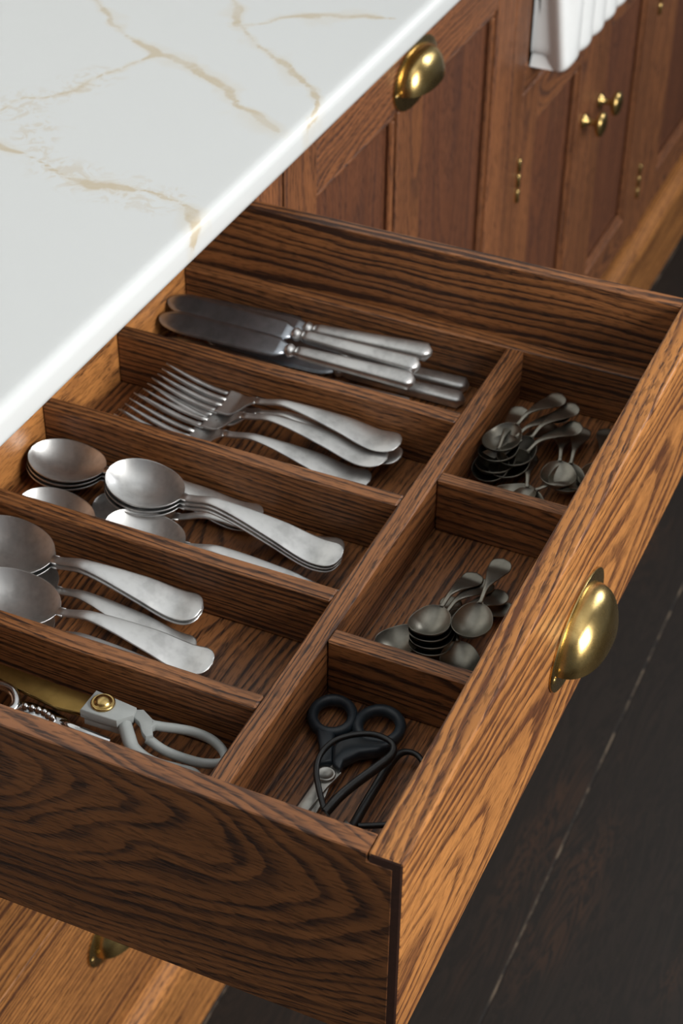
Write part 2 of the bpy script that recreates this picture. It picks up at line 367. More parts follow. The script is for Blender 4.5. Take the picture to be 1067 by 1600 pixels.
# cup pull -----------------------------------------------------------------
def cup_meshes():
    a, b = .0545, .0345
    out = []
    for k in range(48):
        t = 2 * math.pi * k / 48; y = math.copysign(abs(math.cos(t)) ** .95, math.cos(t)) * a; z = math.sin(t) * b
        if z < 0: z *= .92
        out.append((y, z))
    plate = prism_mesh('pull_plate', out, 0, .0022, .0008)
    # prism extrudes along z: turn so that its normal is +x, outline in yz
    plate.transform(Matrix(((0, 0, 1, 0), (1, 0, 0, 0), (0, 1, 0, 0), (0, 0, 0, 1))))
    rx, ry, rz, zc = .0235, .0425, .0345, -.0045; top, bot = [], []
    nu, nv = 15, 30
    for i in range(nu + 1):
        ph = (math.pi / 2) * i / nu                 # 0 = rim level, pi/2 = crown
        rt, rb = [], []
        for j in range(nv + 1):
            th = math.pi * j / nv
            def P(s):
                cy = math.cos(th); sx = math.sin(th)
                k = math.cos(ph) ** .80
                return Vector((.0018 + (rx + s) * (sx ** .80) * k, (ry + s) * math.copysign(abs(cy) ** .9, cy) * k, zc - .002 + (rz + s) * math.sin(ph)))
            rt.append(P(0)); rb.append(P(-.0016))
        top.append(rt); bot.append(rb)
    cup = sheet_mesh('cup', top, bot)
    screw = lathe_mesh('screw', [(.0030, 0), (.0030, .0006), (.0022, .0014), (.0006, .0017)], 14, axis='x')
    return plate, cup, screw
PLATE, CUP, SCREW = cup_meshes()
def cup_join():
    bm = bmesh.new(); bm.from_mesh(PLATE); bm.from_mesh(CUP)
    for sgn in (-1, 1):
        m2 = SCREW.copy(); m2.transform(Matrix.Translation((.0018, sgn * .0485, -.004))); bm.from_mesh(m2)
    return bm_mesh(bm, 'cup_pull')
PULL = cup_join(); PULL.materials.append(M['brass'])
def cup_pull(parent, x, y, z):
    p = bpy.data.objects.new('cup_pull', PULL); COL.objects.link(p)
    p.parent = parent; p.location = Vector((x, y, z)) - wloc(parent); crease(p, 40)
    p['label'] = 'brass cup pull'
    return p

# lower drawers (closed), parts of the cabinet; each drawer is its front with a box behind it
def low_drawer(z0, z1, label, pull):
    r = board('drawer', (XF - .022, .0000, z0), (XF, .6020, z1), M['low'], dc, .0010); r['label'] = label
    board('drawer_box', (-.90, .012, z0 + .012), (XF - .0222, .590, z1 - .02), M['dark'], r, .001)
    if pull is not None: cup_pull(r, XF, .301, pull)
    return r
low_drawer(-.4755, -.1640, 'closed drawer directly below the open one', -.300)
low_drawer(-.6980, -.4805, 'lowest closed drawer with brass cup pull', -.572)

# door with two panels and a cup pull
def framed(parent, y0, y1, z0, z1, sw, rt, rb, mull=None, x1=XF, th=.022, rec=.011):
    """frame of stiles and rails round recessed panels; rail edges carry a chamfered bead"""
    board('stile', (x1 - th, y0, z0), (x1, y0 + sw[0], z1), M['cabz'], parent, .0018)
    board('stile', (x1 - th, y1 - sw[1], z0), (x1, y1, z1), M['cabz'], parent, .0018)
    ya, yb = y0 + sw[0] + .0002, y1 - sw[1] - .0002
    board('top_rail', (x1 - th, ya, z1 - rt), (x1 - .0003, yb, z1), M['caby'], parent, .0030)
    board('bottom_rail', (x1 - th, ya, z0), (x1 - .0003, yb, z0 + rb), M['caby'], parent, .0030)
    spans = [(ya, yb)]
    if mull:
        board('mullion', (x1 - th, mull[0], z0 + rb + .0002), (x1 - .0003, mull[1], z1 - rt - .0002), M['cabz'], parent, .0018)
        spans = [(ya, mull[0] - .0002), (mull[1] + .0002, yb)]
    for a, b in spans:
        za, zb2 = z0 + rb + .0003, z1 - rt - .0003
        for lo, hi in (((a, zb2 - .007), (b, zb2)), ((a, za), (b, za + .007)), ((a, za + .0072), (a + .007, zb2 - .0072)), ((b - .007, za + .0072), (b, zb2 - .0072))):
            board('bead', (x1 - rec, lo[0], lo[1]), (x1 - .0035, hi[0], hi[1]), M['caby'] if hi[0] - lo[0] > .02 else M['cabz'], parent, .0030, 2)
        board('panel', (x1 - th + .001, a, z0 + rb + .0002), (x1 - rec, b, z1 - rt - .0002), M['panel'], parent, .0008)
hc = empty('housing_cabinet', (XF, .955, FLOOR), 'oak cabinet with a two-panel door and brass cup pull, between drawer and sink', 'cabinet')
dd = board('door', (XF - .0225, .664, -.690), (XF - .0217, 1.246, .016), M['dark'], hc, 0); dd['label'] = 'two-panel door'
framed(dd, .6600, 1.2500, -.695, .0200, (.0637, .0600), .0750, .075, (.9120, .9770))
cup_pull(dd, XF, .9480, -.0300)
board('back_panel', (-.95, .6550, -.86), (-.93, 1.249, CB - .001), M['dark'], hc)
board('bottom_panel', (-.9298, .6550, -.7190), (-.4500, 1.249, -.7000), M['dark'], hc)
plinth(hc, .6550, 1.249)

# sink cabinet with two doors
sc = empty('sink_cabinet', (XF, 1.58, FLOOR), 'oak sink cabinet with two panelled doors under the white fluted sink', 'cabinet')
board('stile', (-.410, 1.2530, -.699), (XF, 1.2970, CB - .001), M['cabz'], sc, .0015)
board('stile', (-.410, 1.9130, -.699), (XF, 1.9560, CB - .001), M['cabz'], sc, .0015)
board('top_rail', (-.410, 1.2972, -.1950), (XF, 1.9128, -.1600), M['caby'], sc, .0015)
board('back_panel', (-.95, 1.253, -.86), (-.93, 1.956, CB - .001), M['dark'], sc)
board('filler_strip', (-.410, 1.2972, -.1598), (XF - .0005, 1.3132, CB - .001), M['cabz'], sc, 0)
plinth(sc, 1.2495, 1.8900)
KNOB = lathe_mesh('knob', [(.0095, 0), (.0100, .0015), (.0090, .004), (.0050, .006), (.0042, .014), (.0050, .018), (.0105, .0195), (.0160, .022), (.0172, .0255), (.0160, .0285), (.0110, .031), (.0040, .0322)], 28, axis='x')
HINGE = lathe_mesh('knuckle', [(.0028, -.0085), (.0034, -.0078), (.0034, .0078), (.0028, .0085)], 14)
def sdoor(y0, y1, knob_y, hinge_y, label):
    d = board('door', (XF - .0215, y0 + .004, -.690), (XF - .0207, y1 - .004, -.203), M['dark'], sc, 0)
    d['label'] = label
    framed(d, y0, y1, -.694, -.1985, (.0610, .0610), .058, .060)
    o = link('knob', KNOB, M['brass'], d, (XF, knob_y, -.347), True); o['label'] = 'round brass knob'
    for hz in (-.310, -.585) if hinge_y < 1.5 else (-.30, -.600):
        for k in (-1, 0, 1):
            link('hinge_knuckle', HINGE, M['brass'] if k else M['brass'], d, (XF + .0012, hinge_y, hz + k * .0205), True)
sdoor(1.2990, 1.5975, 1.5640, 1.2980, 'oak sink door nearer the drawer')
sdoor(1.6005, 1.9105, 1.6340, 1.9118, 'oak sink door farther from the drawer')
# far cabinet
fc = empty('far_cabinet', (XF, 2.3, FLOOR), 'oak panelled cabinet at the far right end of the run', 'cabinet')
framed(fc, 1.9590, 2.6600, -.694, .020, (.0700, .07), .075, .060)
plinth(fc, 1.8910, 2.70)
board('back_panel', (-.95, 1.96, -.86), (-.93, 2.66, CB - .001), M['dark'], fc)

# ---------------------------------------------------------------- worktop
def worktop():
    V1 = [(-.6900, .83), (-.6347, .7778), (-.5871, .736), (-.5487, .7082), (-.5204, .689)]
    V2 = [(-.5204, .689), (-.5352, .6674), (-.5479, .6357), (-.552, .606), (-.5666, .5747), (-.5827, .571), (-.5838, .544), (-.62, .50)]
    V3 = [(-.5204, .689), (-.4958, .692), (-.4732, .6784), (-.4345, .6619), (-.4166, .6501), (-.3661, .6064)]
    V4 = [(-.54, .88), (-.5161, .8348), (-.4886, .7831), (-.4527, .7465), (-.4182, .7262), (-.3845, .6996), (-.3591, .664), (-.3443, .6384)]
    V5 = [(-.4854, .7768), (-.4619, .8038), (-.4144, .8378), (-.3693, .8642)]
    V6 = [(-.62, .49), (-.5466, .4861), (-.5109, .485), (-.4776, .4773), (-.452, .4721), (-.4276, .478), (-.4051, .4773), (-.3825, .4658), (-.3659, .4649), (-.345, .4355)]
    V7 = [(-.5827, .5600), (-.5698, .5506), (-.5358, .5346), (-.5225, .5036), (-.4897, .4832), (-.445, .470), (-.40, .468)]
    def dseg(p, a, b):
        ax, ay = a; bx, by = b; dx, dy = bx - ax, by - ay; t = max(0, min(1, ((p[0] - ax) * dx + (p[1] - ay) * dy) / (dx * dx + dy * dy + 1e-12)))
        return math.hypot(p[0] - ax - t * dx, p[1] - ay - t * dy)
    def dist(p, lines):
        best = .12
        for L in lines:
            for a, b in zip(L[:-1], L[1:]): best = min(best, dseg(p, a, b))
        return best
    r = .0095; xn = -.3505
    prof = []                                     # (x, z, plan x used by the pattern)
    x = -.98
    while x < xn - r - .004: prof.append((x, CT)); x += .0035 if x > -.70 else .02
    for zc, a0 in ((CT - r, 90), (CB + r, 0)):
        for k in range(9):
            a = math.radians(a0 - 90 * k / 8); prof.append((xn - r + math.cos(a) * r, zc + math.sin(a) * r))
    prof.append((-.98, CB))
    ys = []; y = -.30
    while y < 1.14: ys.append(y); y += .0035 if .38 < y < .96 else .04
    ys.append(1.160)
    nb = len(prof); V = []; A = []; B = []
    for yy in ys:
        for (px, pz) in prof:
            V.append((px, yy, pz)); q0 = Vector((px + (CT - pz) * .6, yy, 0)); nn = noise.noise_vector(q0 * 16) * .012 + noise.noise_vector(q0 * 55) * .0045
            q = (q0.x + nn.x, q0.y + nn.y)
            A.append(dist(q, (V1, V2, V3, V4, V5, V6))); B.append(dist(q, (V2[2:], V7, V6[2:6])))
    Fc = [(i * nb + j, (i + 1) * nb + j, (i + 1) * nb + j + 1, i * nb + j + 1) for i in range(len(ys) - 1) for j in range(nb - 1)]
    Fc += [(i * nb + nb - 1, (i + 1) * nb + nb - 1, (i + 1) * nb, i * nb) for i in range(len(ys) - 1)]
    Fc += [tuple(range(nb)), tuple(range((len(ys) - 1) * nb, len(ys) * nb))[::-1]]
    me = bpy.data.meshes.new('worktop'); me.from_pydata(V, [], Fc); me.update()
    for nm, dat in (('vein_distance', A), ('wisp_distance', B)):
        at = me.attributes.new(nm, 'FLOAT', 'POINT'); at.data.foreach_set('value', dat)
    bm = bmesh.new(); bm.from_mesh(me); bmesh.ops.recalc_face_normals(bm, faces=bm.faces); bm.to_mesh(me); bm.free()
    o = link('worktop', me, M['worktop']); crease(o, 40)
    tag(o, 'pale quartz worktop with beige veins and a rounded white front edge', 'worktop')
worktop()

# ---------------------------------------------------------------- sink
def sink():
    r = empty('fluted_sink', (-.40, 1.62, -.156), 'white ceramic sink with a fluted front above the sink doors', 'sink')
    board('sink_body', (-.86, 1.316, -.1550), (-.4056, 1.90, .030), M['ceramic'], r, .006, 3)
    prof = [(-.405, 1.314), (-.3826, 1.314), (-.376, 1.314), (-.370, 1.314)]            # side, then a flared corner, then flutes
    prof += [tuple(p.xy) for p in catmull([(-.3620, 1.3140, 0), (-.3580, 1.3128, 0), (-.3480, 1.3080, 0), (-.3420, 1.3062, 0), (-.3376, 1.3080, 0), (-.3352, 1.3140, 0), (-.3345, 1.3230, 0), (-.3345, 1.3400, 0)], 4)]
    for k in range(1, 9):
        t = k / 8; prof.append((-.3345 - .0140 * (1 - math.sqrt(max(0, 1 - t * t))), 1.3400 + .0240 * t))
    y = 1.364
    while y < 1.86:
        for k in range(1, 13):
            t = 2 * k / 12 - 1; prof.append((-.3485 + .0140 * math.sqrt(max(0, 1 - t * t)), y + .0487 * k / 12))
        y += .0487
    zt, zb, n = .030, -.1690, 24; top, bot = [], []
    for j in range(n + 1):
        q = j / n; z = zt + (zb - zt) * (1 - (1 - q) ** 1.8); zs = zb; e = max(0, 1 - (z - zb) / .012); ins = .010 * (1 - math.sqrt(max(0, 1 - e * e)))
        rt, rb = [], []
        for x, yy in prof:
            k = max(0, min(1, (yy - 1.30) / .03)); tap = .12 * (z - zb) * (1 - sm(1.313, 1.335, yy)) if x > -.375 and yy < 1.335 else 0
            zz = zt + (z - zt) * (1 - .070 * (1 - sm(-.360, -.342, x)))
            rt.append(Vector((max(x - tap - ins, -.405 if x < -.361 else -.3826), yy + (ins * .6 if yy < 1.32 else 0), zz))); rb.append(Vector((-.4052 if yy < 1.3145 and x < -.361 else -.3828, yy + (ins * .6 if yy < 1.32 else 0), zz)))
        top.append(rt); bot.append(rb)
    me = sheet_mesh('fluted_front', top, bot)
    o = link('fluted_front', me, M['ceramic'], r, (0, 0, 0)); crease(o, 38)
sink()

# ---------------------------------------------------------------- open drawer
dr = board('drawer', (-.020, 0, -DH), (0, W_OUT, 0), M['front'], dc, .0016, 2); dr['label'] = 'open top drawer with brass cup pull'
dr.data.materials.append(M['endgrain'])
for p in dr.data.polygons:
    if abs(p.normal.y) > .9: p.material_index = 1
def side_mesh(y0, y1, sgn):
    # board whose end laps over the end of the front, below a half pin of the front
    ol = [(-.4980, -DH), (-.0058, -DH), (-.0058, -.0065), (-.0202, -.0065), (-.0202, 0), (-.4980, 0)]
    ya, yb = (y0 - .0003, y1) if sgn < 0 else (y0, y1 + .0003)
    me = prism_mesh('side', ol, 0, yb - ya, .0007, 1)
    me.transform(Matrix(((1, 0, 0, 0), (0, 0, 1, ya), (0, 1, 0, 0), (0, 0, 0, 1)))); me.flip_normals()
    c = Vector((-.259, (y0 + y1) / 2, -DH / 2)); me.transform(Matrix.Translation(-c)); return me, c
me, c = side_mesh(0, W_IN0, -1); ns = link('side', me, M['near'], dr, c); ns['label'] = 'flame-grained near side'
me, c = side_mesh(W_IN1, W_OUT, 1); fs = link('side', me, M['far'], dr, c)
board('back', (-.4980, W_IN0 + .0002, -DH), (-.4840, W_IN1 - .0002, -.02), M['endrail'], dr, .001)
board('drawer_bottom', (-.4838, W_IN0 + .0002, -.130), (-.0202, W_IN1 - .0002, -.1190), M['base'], dr, 0)
cup_pull(dr, 0, .3015, -.0835)

# ---------------------------------------------------------------- tray insert
XL = -.4375
tr = empty('cutlery_tray', (-.23, .30, -.1188), 'oak cutlery tray divided into eight compartments, fitted inside the open drawer', 'tray')
board('tray_base', (XL - .014, W_IN0 + .0006, -.1186), (-.0206, W_IN1 - .0006, ZB), M['base'], tr, 0)
board('end_rail', (XL - .014, W_IN0 + .0006, ZB), (XL, W_IN1 - .0006, ZT), M['endrail'], tr, .0008)
board('far_rail', (XL + .0002, .5742, ZB), (-.0206, W_IN1 - .0006, ZT), M['div'], tr, .0012)
board('near_rail', (XL + .0002, W_IN0 + .0006, ZB), (-.0206, .0285, ZT), M['div'], tr, .0012)
DL, DR = -.1488, -.1348
board('long_divider', (DL, .0287, ZB), (DR, .5740, ZT), M['long'], tr, .0012)
for y0, y1 in ((.4608, .4746), (.3496, .3630), (.2376, .2508), (.1271, .1402)):
    board('divider', (XL + .0002, y0, ZB), (DL - .0002, y1, ZT), M['div'], tr, .0012)
for y0, y1 in ((.3890, .4000), (.2012, .2146)):
    board('divider', (DR + .0002, y0, ZB), (-.0206, y1, ZT), M['div'], tr, .0012)

# ---------------------------------------------------------------- cutlery shapes (tip at the origin, end at +x, bowl opening up)
def handle_grid(x0, L, wn, we, hump, thn, the, z0, n=34, m=8, droop=.003, mid=.25):
    top, bot = [], []
    for i in range(n + 1):
        q = i / n; q = 1 - (1 - q) ** 1.35; x = x0 + (L - x0) * q
        wd = wn + (we - wn) * sm(mid, .90, q)
        e = (L - x) / (we * .95)
        if e < 1: wd *= math.sqrt(max(0, 1 - (1 - max(e, .0)) ** 2.4))
        wd = max(wd, .0004)
        zc = z0 * (1 - sm(0, .2, q)) + hump * (sm(0, .22, q)) * (1 - sm(.25, .86, q)) + droop * (sm(.84, 1.0, q) - sm(.6, .84, q) * 1.0)
        th = thn + (the - thn) * sm(.1, .8, q); rt, rb = [], []
        for j in range(m + 1):
            t = 2 * j / m - 1; ys = math.sin(t * math.pi / 2)
            c = th * .5 * math.sqrt(max(0, 1 - ys * ys * .92))
            rt.append(Vector((x, ys * wd, zc + c))); rb.append(Vector((x, ys * wd, zc - c)))
        top.append(rt); bot.append(rb)
    return sheet_mesh('handle', top, bot)
def bowl_grid(Lb, wm, wn, depth, uc, z0, th=.0013, n=26, m=16, tail=.004):
    top, bot = [], []
    Lt = Lb + tail
    for i in range(n + 1):
        u = .5 - .5 * math.cos(math.pi * i / n); x = Lb * u
        if u < uc: k = math.sqrt(max(0, 1 - ((uc - u) / uc) ** 2))
        else: k = math.sqrt(max(0, 1 - ((u - uc) / (1 - uc)) ** 2.0))
        wd = wm * k
        if u > uc: wd = (wd ** 3 + wn ** 3) ** (1 / 3)
        wd = max(wd, .0003); sh = k ** 1.3; rim = z0 * sm(.55, 1.0, u) - .0016 * math.sin(math.pi * u)
        rt, rb = [], []
        for j in range(m + 1):
            t = math.sin((2 * j / m - 1) * math.pi / 2); d = depth * (1 - t * t) * sh; kk = min(1, .25 + k)
            rt.append(Vector((x, t * wd, rim - d + .0004 * k))); rb.append(Vector((x, t * wd * 1.0, rim - d - th * kk)))
        top.append(rt); bot.append(rb)
    x = Lb
    top.append([Vector((Lt, math.sin((2 * j / m - 1) * math.pi / 2) * wn, z0 + .0004)) for j in range(m + 1)])
    bot.append([Vector((Lt, math.sin((2 * j / m - 1) * math.pi / 2) * wn, z0 - .0016)) for j in range(m + 1)])
    return sheet_mesh('bowl', top, bot)
DESS = dict(L=.187, bowl=bowl_grid(.061, .0215, .0034, .0110, .46, .0012), handle=handle_grid(.0605, .187, .0032, .0118, .0080, .0030, .0019, .0004, mid=.08))
TABL = dict(L=.180, bowl=bowl_grid(.069, .0240, .0034, .0120, .47, .0012), handle=handle_grid(.0685, .180, .0032, .0122, .0070, .0032, .0019, .0004, mid=.05))
TEAS = dict(L=.088, bowl=bowl_grid(.0340, .0135, .0019, .0075, .50, .0020, .0010, 20, 14, .002), handle=handle_grid(.0338, .088, .0015, .0080, .0055, .0022, .0013, .0018, 26, 6, .0015, .12))
def spoon(kind, tip, end, label, group, roll=0.0, name='spoon', mat='steel', cat='spoon'):
    o = bpy.data.objects.new(name, None); o.empty_display_size = .01; COL.objects.link(o); tag(o, label, cat, group)
    child('bowl', kind['bowl'], M[mat], o); child('handle', kind['handle'], M[mat], o)
    pose(o, tip, end, roll); return o

# fork
def fork_parts():
    tines = []
    for k in range(4):
        y = (k - 1.5) * .0074
        pts = []; rad = []
        for i in range(12):
            q = i / 11; x = .056 * q; z = -.0125 * math.sin(min(1, q * 1.02) * math.pi / 2) ** 1.0
            pts.append(Vector((x, y * (1 - .04 * (1 - q)), z))); rad.append(.0006 + .0016 * min(1, q * 2.2))
        tines.append(tube_mesh('tine', pts, rad, 8, False, .72))
    top, bot = [], []; n, m = 18, 10
    for i in range(n + 1):
        q = i / n; x = .0545 + .030 * q; wd = .0134 * (1 - sm(.25, 1.0, q)) + .0033 * sm(.25, 1.0, q)
        if q > .1: wd *= 1
        zc = -.0125 + .0125 * sm(.35, 1.05, q); rt, rb = [], []
        for j in range(m + 1):
            t = math.sin((2 * j / m - 1) * math.pi / 2); cv = .0016 * t * t * (1 - q)
            rt.append(Vector((x, t * wd, zc + cv + .0010))); rb.append(Vector((x, t * wd, zc + cv - .0010)))
        top.append(rt); bot.append(rb)
    return tines, sheet_mesh('head', top, bot), handle_grid(.084, .205, .0032, .0122, .0060, .0034, .0020, .0000, mid=.1)
FT, FH, FHA = fork_parts()
def fork(tip, end, label, group, roll=0.0):
    o = bpy.data.objects.new('fork', None); o.empty_display_size = .01; COL.objects.link(o); tag(o, label, 'fork', group)
    for t in FT: child('tine', t, M['steel'], o)
    child('head', FH, M['steel'], o); child('handle', FHA, M['steel'], o); pose(o, tip, end, roll); return o

# knife
def knife_parts():
    top, bot = [], []; n, m = 26, 6
    for i in range(n + 1):
        q = (i / n) ** 2.0; x = .120 * q
        wb = .0112 - .0006 * q; e = x / .024; up = wb * (math.sqrt(max(0, 1 - (1 - min(1, e)) ** 2))); dn = -wb * (math.sqrt(max(0, 1 - (1 - min(1, x / .030)) ** 2)))
        kq = sm(.90, 1.0, q); up = up * (1 - kq) + .0045 * kq; dn = dn * (1 - kq) - .0045 * kq
        rt, rb = [], []
        for j in range(m + 1):
            t = j / m; y = dn + (up - dn) * t; th = .0004 + .0009 * min(1, 3.5 * t) * (1 if j < m else .6)
            if j == 0: th = .0001
            rt.append(Vector((x, y, th + .0006 * kq))); rb.append(Vector((x, y, -th - .0006 * kq)))
        top.append(rt); bot.append(rb)
    blade = sheet_mesh('blade', top, bot)
    bol = lathe_mesh('bolster', [(.0030, .1190), (.0048, .1205), (.0058, .1230), (.0048, .1258), (.0036, .1272), (.0042, .1290), (.0046, .1300)], 20, axis='x')
    pts, V, Fc = [], [], []; seg = 20; rows = 24
    for i in range(rows + 1):
        q = i / rows; x = .1295 + .1055 * q; hw = .0048 + .0026 * q; hh = .0043 + .0010 * q
        e = min(1, (1 - q) * .1055 / .005 + .0); ee = math.sqrt(max(.0, 1 - (1 - e) ** 2)); s0 = min(1, .86 + q * 8)
        for k in range(seg):
            a = 2 * math.pi * k / seg; c, s = math.cos(a), math.sin(a)
            V.append((x, math.copysign(abs(c) ** .55, c) * hw * max(ee, .35) * s0, math.copysign(abs(s) ** .55, s) * hh * max(ee, .35) * s0))
    for i in range(rows):
        for k in range(seg): Fc.append((i * seg + k, i * seg + (k + 1) % seg, (i + 1) * seg + (k + 1) % seg, (i + 1) * seg + k))
    Fc += [tuple(range(seg))[::-1], tuple(rows * seg + k for k in range(seg))]
    h = bpy.data.meshes.new('handle'); h.from_pydata(V, [], Fc); h.update()
    return blade, bol, h
KB, KO, KH = knife_parts()
for _m in (KB, KO, KH): _m.transform(Matrix.Diagonal((.966, 1, 1, 1)))
def knife(tip, end, label, group, roll=0.0):
    o = bpy.data.objects.new('table_knife', None); o.empty_display_size = .01; COL.objects.link(o); tag(o, label, 'knife', group)
    child('blade', KB, M['blade'], o); child('bolster', KO, M['steel'], o); child('handle', KH, M['steel'], o); pose(o, tip, end, roll); return o

GK = 'table knives in the far compartment'
KN = [ # tip, end, label
 ((-.4340, .5570, -.0870), (-.2080, .5605, -.0765), 'upper table knife nearest the far rail, its handle set back', .30),
 ((-.4365, .5430, -.0770), (-.2100, .5410, -.0785), 'table knife on top with its broad blade showing white glint', .38),
 ((-.4350, .5250, -.0830), (-.2080, .5270, -.0840), 'table knife on top, nearest the camera, blade lying flat', .34),
 ((-.4340, .5190, -.1020), (-.2060, .5190, -.1030), 'table knife lowest in the pile beside the dividing board', .1),
 ((-.4030, .5610, -.1020), (-.1760, .5650, -.1028), 'dark table knife at the bottom, handle reaching farther right by the far rail', .1),
 ((-.3990, .5400, -.1020), (-.1700, .5450, -.1028), 'dark table knife at the bottom with handle nearest the long divider', .1)]
for t, e, l, r in KN: knife(t, e, l, GK, r)

GF = 'forks in the second compartment'
FK = [
 ((-.3898, .4440, -.0750), (-.1850, .4440, -.0830), 'topmost fork, tines farthest up beside the dividing board', .10),
 ((-.3947, .4290, -.0810), (-.1898, .4300, -.0890), 'fork in the middle of the fan, tines between two others', .10),
 ((-.4004, .4100, -.0850), (-.1944, .4130, -.1005), 'fork nearest the camera, handle lowest of the fan', .10),
 ((-.3870, .4410, -.0815), (-.1830, .4400, -.0915), 'fork nested just below the topmost fork', .05),
 ((-.4030, .3900, -.0880), (-.1985, .3900, -.1030), 'fork mostly hidden behind the dividing board in front of it', .05)]
for t, e, l, r in FK: fork(t, e, l, GF, r)

GS = 'dessert spoons in the third compartment'
def nest(kind, tip, end, n, labels, group, dz=.0026, dx=.0015, roll=0.0, mat='steel', dy=.001):
    for k in range(n):
        tz = Vector((-dx * k * .6, -dy * k, -dz * k)); ez = Vector((dx * k, dy * k * .5, -dz * k * .75))
        spoon(kind, Vector(tip) + tz, Vector(end) + ez, labels[k], group, roll, mat=mat)
nest(DESS, (-.4340, .3240, -.0845), (-.2510, .3360, -.0960), 3,
     ['top spoon of the stack of three in the corner under the worktop', 'middle spoon of the stack of three in the corner under the worktop', 'bottom spoon of the stack of three in the corner under the worktop'], GS, .0040, dy=.0005, roll=.12)
nest(DESS, (-.3575, .3095, -.0690), (-.1760, .3060, -.0850), 3,
     ['bright spoon on top of the crossing pile in the third compartment', 'second spoon of the crossing pile, right below the bright one', 'third spoon of the crossing pile, two below the bright one'], GS, .0042, dx=.001, dy=.0006, roll=.18)
spoon(DESS, (-.3640, .2960, -.0920), (-.1850, .3310, -.1000), 'shaded spoon at the bottom of the crossing pile, handle by the far board', GS, .05)
spoon(DESS, (-.4130, .2775, -.0890), (-.2345, .2640, -.1040), 'spoon half hidden by the board, its bowl peeking at the left edge', GS, .10)
spoon(DESS, (-.3400, .2745, -.0835), (-.1530, .2765, -.0990), 'spoon half hidden by the board, its bowl next to the bright spoon', GS, .08)

GT = 'large spoons in the fourth compartment'
nest(TABL, (-.4150, .2085, -.0715), (-.2350, .2215, -.0905), 2,
     ['large spoon on top at the left edge, two handles fanned beneath it', 'large spoon right under the top one at the left edge'], GT, .0044, dx=.0, dy=.0, roll=.24)
spoon(TABL, (-.4080, .2060, -.0890), (-.2330, .1950, -.1020), 'large spoon with handle slanting out from under the top pair', GT, .08)
spoon(TABL, (-.3850, .1660, -.0745), (-.2070, .1800, -.0930), 'large spoon nearest the camera, handle end lying farthest right', GT, .14)
spoon(TABL, (-.3880, .1660, -.0900), (-.2100, .1600, -.1025), 'large spoon mostly hidden beneath the one nearest the camera', GT, .03)

GA = 'small spoons in the far right compartment'
A = [((-.1250, .4690, -.0840), (-.0955, .5478, -.0780), 'small spoon on top of the far heap, bowl to the left'),
 ((-.1110, .4650, -.0910), (-.0825, .5460, -.0810), 'small spoon on the far heap, second from the top one'),
 ((-.1150, .4550, -.0955), (-.0730, .5310, -.0860), 'small spoon on the far heap, third handle in the fan'),
 ((-.1265, .4620, -.0885), (-.0855, .5400, -.0840), 'small spoon nested under the top spoon of the far heap'),
 ((-.1240, .4530, -.0930), (-.0930, .5330, -.0960), 'small spoon low in the stacked bowls of the far heap'),
 ((-.1190, .4450, -.0965), (-.1200, .5320, -.0850), 'small spoon with handle upright beside the long divider'),
 ((-.0640, .4540, -.0900), (-.0870, .5390, -.1010), 'small spoon near the drawer front, handle crossing leftward'),
 ((-.0600, .4560, -.0950), (-.0730, .5430, -.0975), 'small spoon near the drawer front, handle straight up'),
 ((-.0410, .4690, -.0960), (-.0560, .5560, -.1020), 'small dark spoon closest to the drawer front and far rail'),
 ((-.1060, .4300, -.0960), (-.0370, .4870, -.1040), 'small spoon lying crosswise at the bottom of the far heap'),
 ((-.0760, .4200, -.0960), (-.1030, .5040, -.1050), 'small spoon at the bottom, bowl against the short divider')]
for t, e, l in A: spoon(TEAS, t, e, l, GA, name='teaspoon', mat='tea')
GB = 'small spoons in the middle right compartment'
B = [((-.0934, .2542, -.0830), (-.0840, .3400, -.0950), 'small spoon on top of the stack, dark handle leaning left'),
 ((-.0940, .2530, -.0872), (-.0740, .3380, -.0960), 'small spoon second in the stack, broad pale handle'),
 ((-.0945, .2518, -.0914), (-.0600, .3330, -.0970), 'small spoon third in the stack, handle behind the upright one'),
 ((-.0950, .2505, -.0956), (-.0540, .3280, -.1020), 'small spoon lowest in the stack, handle nearest the drawer front'),
 ((-.0650, .2660, -.0850), (-.0695, .3530, -.0870), 'small spoon with the upright handle, set apart on the right'),
 ((-.1170, .2440, -.0960), (-.0700, .3190, -.1040), 'small spoon lying at the left, blue-lit bowl by the divider'),
 ((-.0560, .2420, -.0960), (-.0960, .3210, -.1045), 'small spoon at the bottom crossing under the stack')]
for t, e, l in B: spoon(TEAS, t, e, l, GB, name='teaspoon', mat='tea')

# ---------------------------------------------------------------- scissors
def ring_pts(cx, cy, rx, ry, rot, z, n=40, s=0.0):
    out = []
    for k in range(n):
        a = 2 * math.pi * k / n; x, y = rx * math.cos(a), ry * math.sin(a) * (1 + s * math.cos(a))
        out.append(Vector((cx + x * math.cos(rot) - y * math.sin(rot), cy + x * math.sin(rot) + y * math.cos(rot), z)))
    return out
def join_meshes(name, mes):
    bm = bmesh.new()
    for m in mes: bm.from_mesh(m)
    return bm_mesh(bm, name)

